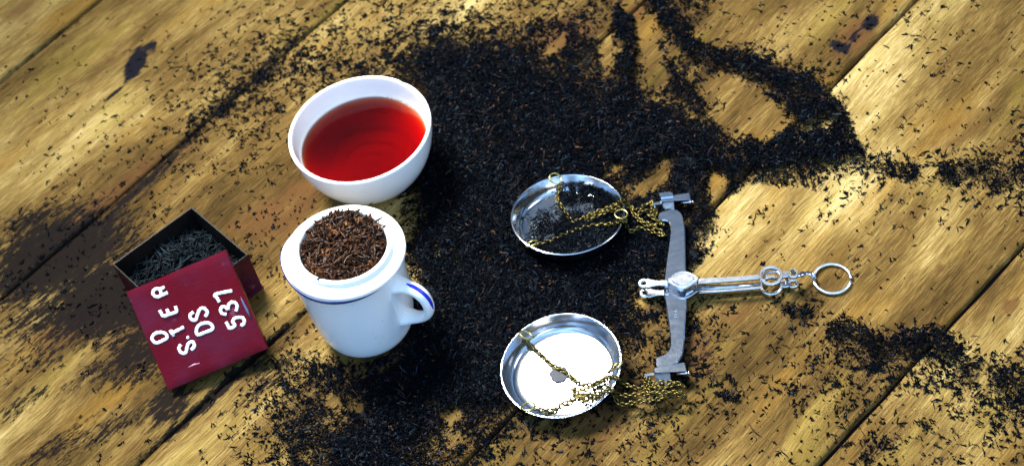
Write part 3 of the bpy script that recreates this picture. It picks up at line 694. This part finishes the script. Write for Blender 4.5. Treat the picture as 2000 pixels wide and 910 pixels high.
def lid():
    s = .0697
    # pose of the square solved from its four corners
    A = np.array([[-.2464, .6666, .0718], [-.1792, .6758, .0788], [-.1680, .6259, .0339], [-.2350, .6169, .0270]]); B = np.array([[-.2609, .7058, .0263], [-.1897, .7155, .0337], [-.1779, .6627, -.0138], [-.2489, .6532, -.0211]])
    f = (s - .068) / .004; P = A * (1 - f) + B * f
    c = P.mean(0); ex = P[1] - P[0]; ex /= np.linalg.norm(ex); ey = P[0] - P[3]; ey -= ex * (ey @ ex); ey /= np.linalg.norm(ey); ez = np.cross(ex, ey)
    rot = Matrix((ex, ey, ez)).transposed()
    def build(name, V, Fc, mt, parent=None, smooth=False, **kw):
        me = mesh_data(name, V, Fc, smooth); me.materials.append(mt); o = bpy.data.objects.new(name, me); COL.objects.link(o)
        if parent: o.parent = parent
        return o
    root = bpy.data.objects.new('tin_lid', None); COL.objects.link(root); root.empty_display_size = .01
    root['label'] = 'square crimson tin lid with raised white letters, leaning on the open tin'; root['category'] = 'lid'
    m4 = rot.to_4x4(); m4.translation = c; root.matrix_world = m4
    h = s / 2; K = 24; sk = .0070
    # top sheet with rolled edge and faint dents
    V = []; t = np.linspace(-1, 1, K + 1)
    for i in range(K + 1):
        for j in range(K + 1):
            x, y = t[i] * h, t[j] * h; e = max(abs(t[i]), abs(t[j])); z = -.0007 * max(0, (e - .93) / .07) ** 2 + .00018 * math.sin(x * 190 + 1) * math.cos(y * 150) - .0004 * math.exp(-((x + .01) ** 2 + (y - .012) ** 2) / .0003)
            V.append((x, y, z))
    Fc = [(i * (K + 1) + j, (i + 1) * (K + 1) + j, (i + 1) * (K + 1) + j + 1, i * (K + 1) + j + 1) for i in range(K) for j in range(K)]
    build('top_plate', V, Fc, M['redpaint'], root, True)
    V = []; n = 0; Fc = []
    cs = [(-h, -h), (h, -h), (h, h), (-h, h)]
    for k in range(4):
        a = np.array(cs[k]); b = np.array(cs[(k + 1) % 4])
        for f_ in np.linspace(0, 1, 13)[:-1]:
            p = a + (b - a) * f_
            for zz, g in ((-.0006, 1.0), (-.0014, 1.001), (-sk * .6, .999), (-sk, 1.001), (-sk, .985), (-.001, .985)): V.append((p[0] * g, p[1] * g, zz))
    n = 48
    for i in range(n):
        j = (i + 1) % n
        for q in range(5): Fc.append((i * 6 + q, i * 6 + q + 1, j * 6 + q + 1, j * 6 + q)[::-1])
    build('skirt', V, Fc, M['redpaint'], root)
    # raised strokes; glyph coordinates read off an enlarged crop, mapped to the plate
    pc = np.array([(246, 570), (440, 488), (522, 681), (329, 762)], float)
    bx, by = pc[1] - pc[0], pc[3] - pc[0]; Mi = np.linalg.inv(np.c_[bx, by])
    def loc(X, Y):
        q = Mi @ (np.array([280 + X / 5.055, 540 + Y / 5.055]) - pc[0]); return np.array([(-.5 + q[0]) * s, (.5 - q[1]) * s, .00025])
    G = [[(243, 157), (190, 180), (135, 200), (97, 172), (108, 132), (150, 118), (170, 140), (180, 178)], [(165, 128), (212, 100)],
         [(160, 330), (175, 355), (200, 388), (265, 368), (328, 345), (325, 315), (318, 288)], [(255, 368), (232, 318)], [(266, 525), (303, 588)], [(288, 555), (345, 525), (403, 495)],
         [(372, 668), (352, 705), (375, 750), (418, 748), (432, 700), (448, 655), (488, 642), (506, 685), (472, 722)],
         [(498, 348), (462, 380), (478, 422), (518, 425), (538, 372), (560, 322), (598, 310), (635, 350), (612, 395)],
         [(755, 250), (730, 210), (708, 178), (790, 155), (882, 138)], [(825, 370), (778, 360), (765, 318), (798, 293), (838, 325)], [(838, 325), (850, 270), (895, 250), (930, 285), (917, 342)],
         [(820, 445), (838, 480), (857, 508), (908, 482), (885, 440), (915, 405), (978, 402), (1002, 440), (985, 475), (962, 468)]]
    GC = [[(85, 602), (118, 560), (180, 548), (225, 568), (234, 602), (185, 632), (135, 652), (102, 640)], [(536, 572), (610, 548), (686, 515), (668, 466), (618, 455), (560, 472), (528, 515)]]
    mb = MB(); rw = .00110
    for g in G:
        pts = smooth_path([loc(*p) for p in g], 5) if len(g) > 2 else [loc(*g[0]), (loc(*g[0]) + loc(*g[1])) / 2, loc(*g[1])]
        pts = [pts[0] + (pts[0] - pts[1]) * .01] + pts; rr = [rw * .6] + [rw * (1 + .08 * math.sin(i * 1.7)) for i in range(len(pts) - 2)] + [rw * .8]
        V, Fc = tube(pts, rr, 10, up=(0, 0, 1), sx=.25); mb.add(V, Fc)
    for g in GC: V, Fc = tube(smooth_path([loc(*p) for p in g], 5, True), rw, 10, closed=True, sx=.25); mb.add(V, Fc)
    V, Fc = lathe([(0, .0009), (.0006, .0008), (.0010, .0004), (.0011, 0)], 16, loc(440, 600)); mb.add(V, Fc)
    build('lettering', mb.V, mb.F, M['letter'], root, True)
    mb = MB(); V, Fc = tube([loc(445, 892) - [0, 0, .0001], loc(500, 865) - [0, 0, .0001], loc(556, 852) - [0, 0, .0001]], [.0002, .0005, .0003], 6, sx=.3); mb.add(V, Fc)
    build('paint_scratch', mb.V, mb.F, M['scratch'], root, True)
    mb = MB(); V, Fc = tube([loc(935, 150) - [0, 0, .0004], loc(985, 250) - [0, 0, .0003], loc(1025, 330) - [0, 0, .0003], loc(1065, 415) - [0, 0, .0003]], [.0003, .0008, .0010, .0003], 6, sx=.35); mb.add(V, Fc)
    build('bare_metal_scrape', mb.V, mb.F, M['scrape'], root, True)
lid()

# ------------------------------------------------------------------ hand balance
bal = empty('hand_balance', (*at(1318, 555)[:2], 0), 'small silver hand balance scale lying down, two round pans on brass chains', 'balance scale')
PR = .0378
def pan(px, py, zc, tilt, base_r=.0295, depth=.0108):
    c = at(px, py, zc); rot = tilt
    prof = [(0, -depth - .0006), (base_r, -depth - .0006), (base_r + .004, -depth + .0006), (.0358, -.0045), (PR + .0003, -.0002), (PR + .0005, .0003), (PR, .0006), (PR - .0005, .0002), (.0352, -.0042), (base_r + .0035, -depth + .0016), (base_r - .001, -depth + .0001), (base_r * .5, -depth), (0, -depth)]
    sp = smooth_path([(r, 0, z) for r, z in prof], 4)
    V, Fc = lathe([(max(p[0], 0), p[2]) for p in sp], 112, c, rot)
    o = obj('pan', V, Fc, M['steel'], bal, True)
    Rm = np.array(rot.to_3x3())
    return o, (lambda p: Rm @ np.array(p, float) + c), Rm
T1 = Matrix.Rotation(math.radians(-5.5), 4, 'X') @ Matrix.Rotation(math.radians(3.0), 4, 'Y')
pan1, L1, R1 = pan(1109, 418, .0165, T1)
pan2, L2, R2 = pan(1095, 712, .0145, Matrix.Rotation(math.radians(-3.6), 4, 'Y') @ Matrix.Rotation(math.radians(1.0), 4, 'X'))
# a fixed lead blob under the second pan's middle
oc = np.array([(.0062 * math.cos(a) * (1 + .08 * math.sin(3 * a)), .0062 * math.sin(a), 0) for a in np.arange(9) * 2 * math.pi / 9])
c_ = at(1092, 731, .0038)
V, Fc = prism([c_ + p for p in oc], .0038, .0046, .0002); obj('solder_patch', V, Fc, M['solder'], pan2)

def on_pan(Lf, Rm, c, px, py, dz):
    """height of the pan's inner surface under the sight line of a pixel"""
    z = .006
    for _ in range(12):
        p = at(px, py, z); q = Rm.T @ (p - c); r = math.hypot(q[0], q[1])
        h = np.interp(r, [0, .0275, .032, .0352, .0378, .0392, .041], [-.0108, -.0107, -.0092, -.0042, .0006, .0006, -.010])
        loc = np.array([q[0], q[1], h + dz]); w_ = Rm @ loc + c; z = max(.0030 + dz, float(w_[2])) if r > .0385 else float(w_[2])
    return at(px, py, z)
C1 = L1((0, 0, 0)); C2 = L2((0, 0, 0))

def chain(name, path, parent, pitch=.0027, wire=.00064, ln=.0044, wd=.0033):
    P = np.array(smooth_path(path, 10)); seg = np.linalg.norm(np.diff(P, axis=0), axis=1); cum = np.r_[0, np.cumsum(seg)]; n = max(2, int(cum[-1] / pitch)); mb = MB()
    s = np.linspace(0, cum[-1], n); Q = np.stack([np.interp(s, cum, P[:, i]) for i in range(3)], -1); T = np.gradient(Q, axis=0)
    for i in range(n):
        t = Vector(T[i]).normalized(); side = t.cross(Vector((0, 0, 1))).normalized(); up = side.cross(t)
        a = math.radians(42 if i % 2 else -42) + random.uniform(-.25, .25); nrm = side * math.sin(a) + up * math.cos(a)
        t2 = (t + nrm.cross(t) * random.uniform(-.2, .2)).normalized(); b2 = nrm.cross(t2)
        hl = (ln - wd) / 2 + .0001; rr = (wd / 2 - wire); pts = []
        for k in range(7): th = -math.pi / 2 + math.pi * k / 6; pts.append(Q[i] + np.array(t2) * (hl + rr * math.cos(th)) + np.array(b2) * rr * math.sin(th))
        for k in range(7): th = math.pi / 2 + math.pi * k / 6; pts.append(Q[i] + np.array(t2) * (-hl + rr * math.cos(th)) + np.array(b2) * rr * math.sin(th))
        V, Fc = tube(pts, wire, 6, closed=True, up=tuple(nrm)); mb.add(V, Fc)
    return mb.build(name, M['brass'], parent, True)

def zig(pts, z):  # (zoom x, zoom y) lists -> pixels
    return pts
# chains of the far pan; crop origin (960,320), scale 3.7925
z1 = lambda X, Y: (960 + X / 3.7925, 320 + Y / 3.7925)
z2 = lambda X, Y: (960 + X / 3.7925, 590 + Y / 3.7925)
def path(zf, Lf, Rm, c, pts):
    out = []
    for X, Y, dz in pts: out.append(on_pan(Lf, Rm, c, *zf(X, Y), dz))
    return out
hook1 = at(1272, 396, .0075); hook2 = at(1262, 736, .0075)
chain('chain', path(z1, L1, R1, C1, [(505, 190, .002), (485, 255, .0012), (530, 330, .0012), (570, 395, .0012), (610, 430, .0012), (680, 400, .0014), (750, 380, .0018), (830, 360, .0026), (900, 320, .0035), (965, 268, .0035), (1000, 290, .004), (1060, 340, .004), (1110, 330, .003), (1150, 300, .003)]) + [hook1], bal)
chain('chain', path(z1, L1, R1, C1, [(330, 600, .0018), (400, 585, .0012), (470, 555, .0012), (550, 520, .0012), (640, 485, .0012), (740, 460, .0012), (840, 450, .002), (930, 440, .003), (985, 418, .002), (1000, 460, .002), (1040, 500, .002), (1110, 470, .002), (1190, 500, .003), (1280, 535, .003), (1230, 480, .004), (1150, 440, .004), (1080, 400, .004), (1120, 350, .005), (1190, 350, .004)]) + [hook1], bal)
chain('chain', path(z1, L1, R1, C1, [(940, 330, .003), (870, 350, .0045), (800, 375, .003), (720, 410, .003), (700, 390, .004), (780, 355, .004), (860, 330, .005), (930, 300, .005), (1010, 310, .005), (1060, 380, .005), (1110, 430, .005), (1180, 460, .004), (1250, 430, .004), (1270, 460, .003), (1200, 400, .005), (1160, 380, .005), (1220, 370, .005)]) + [hook1], bal)
chain('chain', path(z2, L2, R2, C2, [(275, 300, .003), (310, 335, .0018), (370, 390, .0012), (430, 450, .0012), (490, 490, .0014), (560, 525, .0016), (610, 570, .0012), (660, 600, .0012), (730, 610, .0012), (800, 590, .003), (870, 560, .005), (930, 560, .004), (970, 600, .003), (1060, 630, .003), (1150, 635, .003), (1250, 640, .003), (1350, 610, .003), (1430, 630, .003), (1380, 600, .0045), (1280, 590, .003), (1200, 600, .003)]) + [hook2], bal)
chain('chain', path(z2, L2, R2, C2, [(335, 795, .003), (400, 800, .0018), (460, 795, .0012), (510, 755, .0012), (560, 740, .0012), (620, 700, .0014), (700, 690, .0016), (770, 680, .002), (840, 650, .004), (885, 640, .0045), (920, 720, .002), (960, 755, .002), (1040, 745, .002), (1130, 730, .002), (1220, 720, .002), (1320, 690, .002), (1430, 700, .002), (1400, 670, .004), (1300, 665, .0045), (1200, 670, .0045), (1150, 640, .0045)]) + [hook2], bal)
chain('chain', path(z2, L2, R2, C2, [(900, 480, .003), (870, 520, .003), (820, 580, .0022), (760, 610, .003), (690, 650, .0028), (600, 640, .003), (640, 680, .003), (700, 730, .0026), (760, 720, .003), (830, 670, .005), (900, 650, .006), (930, 680, .0035), (1010, 690, .0035), (1100, 680, .0035), (1180, 680, .0035), (1260, 640, .0055), (1180, 620, .0045)]) + [hook2], bal)
def ring_on(px, py, z, nrm, R=.0040, parent=bal, xdir=None):
    V, Fc = ring(at(px, py, z), R, .00058, nrm, 32, 8, xdir=xdir); return obj('hanging_ring', V, Fc, M['ringbrass'], parent, True)
ring_on(1085, 349, .0165, (.35, -.2, .85), .0042, pan1); ring_on(1038, 476, .0190, (-.2, .45, .8), .0040, pan1); ring_on(1213, 418, .0190, (.1, .1, 1), .0042, pan1)
ring_on(1027, 654, .0150, (.55, .25, .8), .0042, pan2); ring_on(1032, 793, .0160, (.0, .35, .9), .0042, pan2); ring_on(1206, 713, .0150, (-.45, .6, .7), .0042, pan2)

# leaves left in the far pan
def pan_leaves():
    r = np.random.default_rng(51); n = 5200; a = r.random(n) * 6.283; q = np.sqrt(r.random(n)) * .0345; x = q * np.cos(a); y = q * np.sin(a)
    f = vnoise(x, y, 120, 8)
    dens = np.clip((x * .9 - y * .28 + .012) / .012, 0, 1) * 1.3 + .55 * np.exp(-((x + .014) ** 2 + (y - .004) ** 2) / .00009) + .65 * np.exp(-((x + .018) ** 2 + (y + .013) ** 2) / .00010) + .5 * np.exp(-((x + .002) ** 2 + (y + .012) ** 2) / .00012) + .02
    keep = r.random(n) < dens * (f * 1.8); x, y, q = x[keep], y[keep], q[keep]; n = len(x)
    h = np.interp(q, [0, .0275, .032, .0352], [-.0106, -.0105, -.0090, -.0040]) + .0004 + r.random(n) * .0018
    P = np.stack([x, y, h], -1) @ R1.T + C1; L = r.uniform(.002, .0055, n); Wd = r.uniform(.0006, .0012, n)
    V, Q, ids = leaves(P, L, Wd, Wd * .6, r.random(n) * 6.283, (r.random(n) - .5) * .4, r.normal(0, 1.2, n), 4, 3, 52)
    o = fast_obj('tea_leaves_in_pan', V, Q, np.clip(r.beta(1.6, 2, n), 0, 1)[ids], M['dryleaf'], C1)
    tag(o, 'dry black tea leaves left on one side of the farther balance pan', 'tea leaves', 'stuff')
pan_leaves()

# beam
bzt = .0100
outline = [(1286, 417), (1296, 412), (1312, 408), (1324, 410), (1332, 418), (1336, 432), (1338, 455), (1339, 500), (1340, 550), (1340, 600), (1338, 640), (1336, 675), (1331, 695), (1320, 710), (1300, 716), (1283, 718), (1280, 704), (1282, 697), (1296, 692), (1305, 684), (1309, 670), (1307, 640), (1302, 605), (1297, 572), (1297, 548), (1302, 505), (1307, 470), (1309, 445), (1306, 434), (1298, 430), (1288, 430)]
O = smooth_path([at(x, y, bzt) for x, y in outline], 3, True)
V, Fc = prism([p[:2] for p in O], bzt - .0036, bzt, .0006); obj('beam', V, Fc, M['cast'], bal)
# stamped marks
mk = MB()
for a, b in (((1316, 607), (1322, 607)), ((1319, 603), (1319, 610)), ((1315, 613), (1323, 613)), ((1316, 618), (1322, 618)), ((1316, 613), (1316, 618))):
    V, Fc = tube([at(*a, bzt), at(*b, bzt)], .00035, 6, sx=.5); mk.add(V, Fc)
mk.build('stamped_mark', M['steel'], bal)

def stirrup(p, far):
    """channel bracket at a beam end; p maps crop pixels + z to world"""
    mb = MB(); zt = .0128
    if far: q = [(1290, 385), (1346, 376.5), (1348, 390), (1292, 393)]; q2 = [(1287, 379), (1288, 376.5), (1309, 374), (1314, 377), (1315, 383), (1291, 386)]
    else: q = [(1278, 718), (1336, 707), (1340, 724), (1278, 727)]; q2 = None
    V, Fc = prism([at(x, y, zt)[:2] for x, y in q], zt - .0008, zt, .0002); mb.add(V, Fc)
    if q2: V, Fc = prism([at(x, y, zt + .001)[:2] for x, y in q2], zt - .0002, zt + .0010, .0002); mb.add(V, Fc)
    a, b = at(*q[1], zt)[:2], at(*q[2], zt)[:2]; l0, l1 = at(*q[0], zt)[:2], at(*q[3], zt)[:2]
    d = (b - a); V, Fc = boxw(a + d * .02, b - d * .02, .0004, .0022, zt - .0009); mb.add(V, Fc)      # outer cheek
    V, Fc = boxw(l0 + (a - l0) * .04, a - (a - l0) * .04, .0004, .0022, zt - .0010); mb.add(V, Fc)   # back web
    fr = MB(); e = (b - l1) / np.linalg.norm(b - l1); nrm = np.array([e[1], -e[0]])
    root = mb.build('stirrup', M['cast'], bal)
    # knife block and its bright foot
    kb = MB(); s0 = l1 + e * .0005; s1 = l1 + e * (.0095 if not far else .0080)
    V = []; zs = [(zt - .0012, .0), (zt - .0035, .0006), (zt - .0066, .0012), (zt - .0084, .0034)]
    for zz, o_ in zs:
        for pnt in (s0, s1): V.append((*(pnt + nrm * o_), zz))
        for pnt in (s1, s0): V.append((*(pnt + nrm * (o_ - .0012)), zz - .0002))
    Fc = []
    for i in range(3):
        for j in range(4): Fc.append((i * 4 + j, i * 4 + (j + 1) % 4, (i + 1) * 4 + (j + 1) % 4, (i + 1) * 4 + j))
    Fc += [(0, 1, 2, 3), (15, 14, 13, 12)]
    kb.add(V, Fc); kb.build('knife_block', M['foot'], root, True)
    pn = MB(); q_ = b + e * .0014; V, Fc = tube([(*(b - e * .006), zt - .0026), (*(q_), zt - .0026)], .0009, 10); pn.add(V, Fc); V, Fc = tube([(*q_, zt - .0026), (*(q_ + e * .0005), zt - .0026)], .0014, 10); pn.add(V, Fc)
    pn.build('pin', M['steel'], root, True)
    # tab and wire hook on the chain side
    tb = MB(); V, Fc = prism([*(l0 - e * x + (l1 - l0) * y for x, y in ((0, .55), (0, 1.15), (.006, 1.3), (.0066, .8)))], zt - .0030, zt - .0020, .0002); tb.add(V, Fc)
    tb.build('tab', M['cast'], root)
    hk = MB(); h0 = l1 - e * .0050; P = smooth_path([(*h0, zt - .0025), (*(h0 + nrm * .002 + e * .0002), zt - .004), (*(h0 + nrm * .004 + e * .0018), zt - .0065), (*(h0 + nrm * .005 + e * .0035), zt - .008), (*(h0 + nrm * .003 + e * .004), zt - .0095), (*(h0 - nrm * .001 + e * .001), zt - .009)], 6)
    V, Fc = tube(P, .00048, 8); hk.add(V, Fc); hk.build('wire_hook', M['steel'], root, True)
stirrup(None, True); stirrup(None, False)

# fork handle: two identical prongs, one above the other
def prong(zt):
    mb = MB(); zr = .0155; A = lambda X, Y: at(1220 + X / 4.1667, 480 + Y / 4.1667, zr)[:2]   # outline read at the upper prong's height
    th = .0020
    def flat_ring(cx, cy, R, wd, ell=1.0, th_=th):
        c = A(cx, cy); V = []; n = 36
        for i in range(n):
            a = 2 * math.pi * i / n; u = np.array([math.cos(a), math.sin(a)])
            for rr, zz in ((R - wd, zt - th_), (R - wd, zt - .0004), (R - wd + .0004, zt), (R - .0004, zt), (R, zt - .0004), (R, zt - th_)): V.append((*(c + u * rr * np.array([1, ell])), zz))
        Fc = [(i * 6 + k, i * 6 + (k + 1) % 6, ((i + 1) % n) * 6 + (k + 1) % 6, ((i + 1) % n) * 6 + k) for i in range(n) for k in range(6)]
        mb.add(V, Fc)
    flat_ring(153, 300, .0037, .0022)
    neck = [(176, 266), (215, 270), (280, 279), (345, 276), (350, 320), (285, 318), (225, 326), (178, 336)]
    V, Fc = prism(smooth_path([(*A(*p), 0) for p in neck], 2, True), zt - th, zt - .0001, .0003); mb.add(V, Fc)
    dia = [(345, 292), (385, 245), (440, 215), (500, 210), (555, 230), (605, 268), (560, 310), (500, 345), (450, 352), (400, 330)]
    D = smooth_path([(*A(*p), 0) for p in dia], 4, True); V, Fc = prism(D, zt - th, zt + .0003, .0004); mb.add(V, Fc)
    cen = np.mean(D, 0)[:2]; V, Fc = prism([np.array(p[:2]) * .72 + cen * .28 for p in D], zt, zt + .0011, .0007); mb.add(V, Fc)
    V, Fc = tube([(*(np.array(p[:2]) * .93 + cen * .07), zt + .0003) for p in D], .00045, 6, closed=True); mb.add(V, Fc)
    bar = [(595, 262), (700, 255), (850, 247), (1000, 236), (1110, 226), (1112, 262), (1000, 272), (850, 284), (700, 296), (598, 302)]
    V, Fc = prism([A(*p) for p in bar], zt - th, zt - .0002, .0004); mb.add(V, Fc)
    flat_ring(1190, 236, .0078, .0022, 1.0)
    lobe = [(1275, 215), (1310, 200), (1345, 205), (1345, 240), (1310, 250), (1278, 250)]
    V, Fc = prism(smooth_path([(*A(*p), 0) for p in lobe], 2, True), zt - th, zt - .0003, .0003); mb.add(V, Fc)
    flat_ring(1370, 220, .0036, .0020)
    return mb.build('fork_prong', M['prong'], bal)
up_ = prong(.0155); lo_ = prong(.0050)
A = lambda X, Y, z: at(1220 + X / 4.1667, 480 + Y / 4.1667, z)
def vpost(name, X, Y, r, z0, z1, mt='steel'):
    p = A(X, Y, .0155); V, Fc = tube([(p[0], p[1], z0), (p[0], p[1], z1)], r, 14); return obj(name, V, Fc, M[mt], bal, True)
vpost('rivet', 153, 300, .0008, .004, .0120); vpost('rivet', 500, 285, .0018, .004, .0140); vpost('rivet', 1320, 225, .0012, .004, .0145)
V, Fc = ring(A(1368, 215, .0158), .0016, .0006, (0, 0, 1), 20, 6, arc=(0, 4.6)); obj('eyelet_lining', V, Fc, M['brass'], up_, True)
# pointer lying between the prongs
mb = MB(); V, Fc = tube([A(560, 340, .0095), A(800, 335, .0098), A(1110, 312, .0102)], [.0024, .0021, .0014], 8, sx=.6); mb.add(V, Fc); mb.build('pointer', M['steel'], bal, True)
V, Fc = ring(A(1205, 262, .0100), .0056, .0010, (0, .1, 1), 30, 8, arc=(-.6, 3.9)); obj('inner_loop', V, Fc, M['steel'], bal, True)
# twisted link and key ring
P = [A(1340, 225, .0115), A(1420, 240, .0100), A(1455, 225, .0085), A(1500, 225, .0070), A(1540, 250, .0050)]
mb = MB(); SP = smooth_path(P, 6); tw = [.0012 + .0009 * abs(math.sin(i * .42)) for i in range(len(SP))]; V, Fc = tube(SP, tw, 8, sx=.45); mb.add(V, Fc); mb.build('twisted_link', M['steel'], bal, True)
V, Fc = ring(A(1540, 245, .0040), .0024, .0006, (.9, .3, .3), 20, 8); obj('small_ring', V, Fc, M['steel'], bal, True)
xd = A(1850, 285, .002) - A(1690, 268, .002)
V, Fc = ring(at(1625, 544, .0016), .0117, .00120, (0.02, 0, 1), 64, 10, arc=(.10, 6.24), xdir=tuple(xd)); V = np.array(V); V[:10 * 8, 2] += np.linspace(.0009, 0, 80); obj('key_ring', V, Fc, M['ringsteel'], bal, True)

C.render.engine = 'CYCLES'
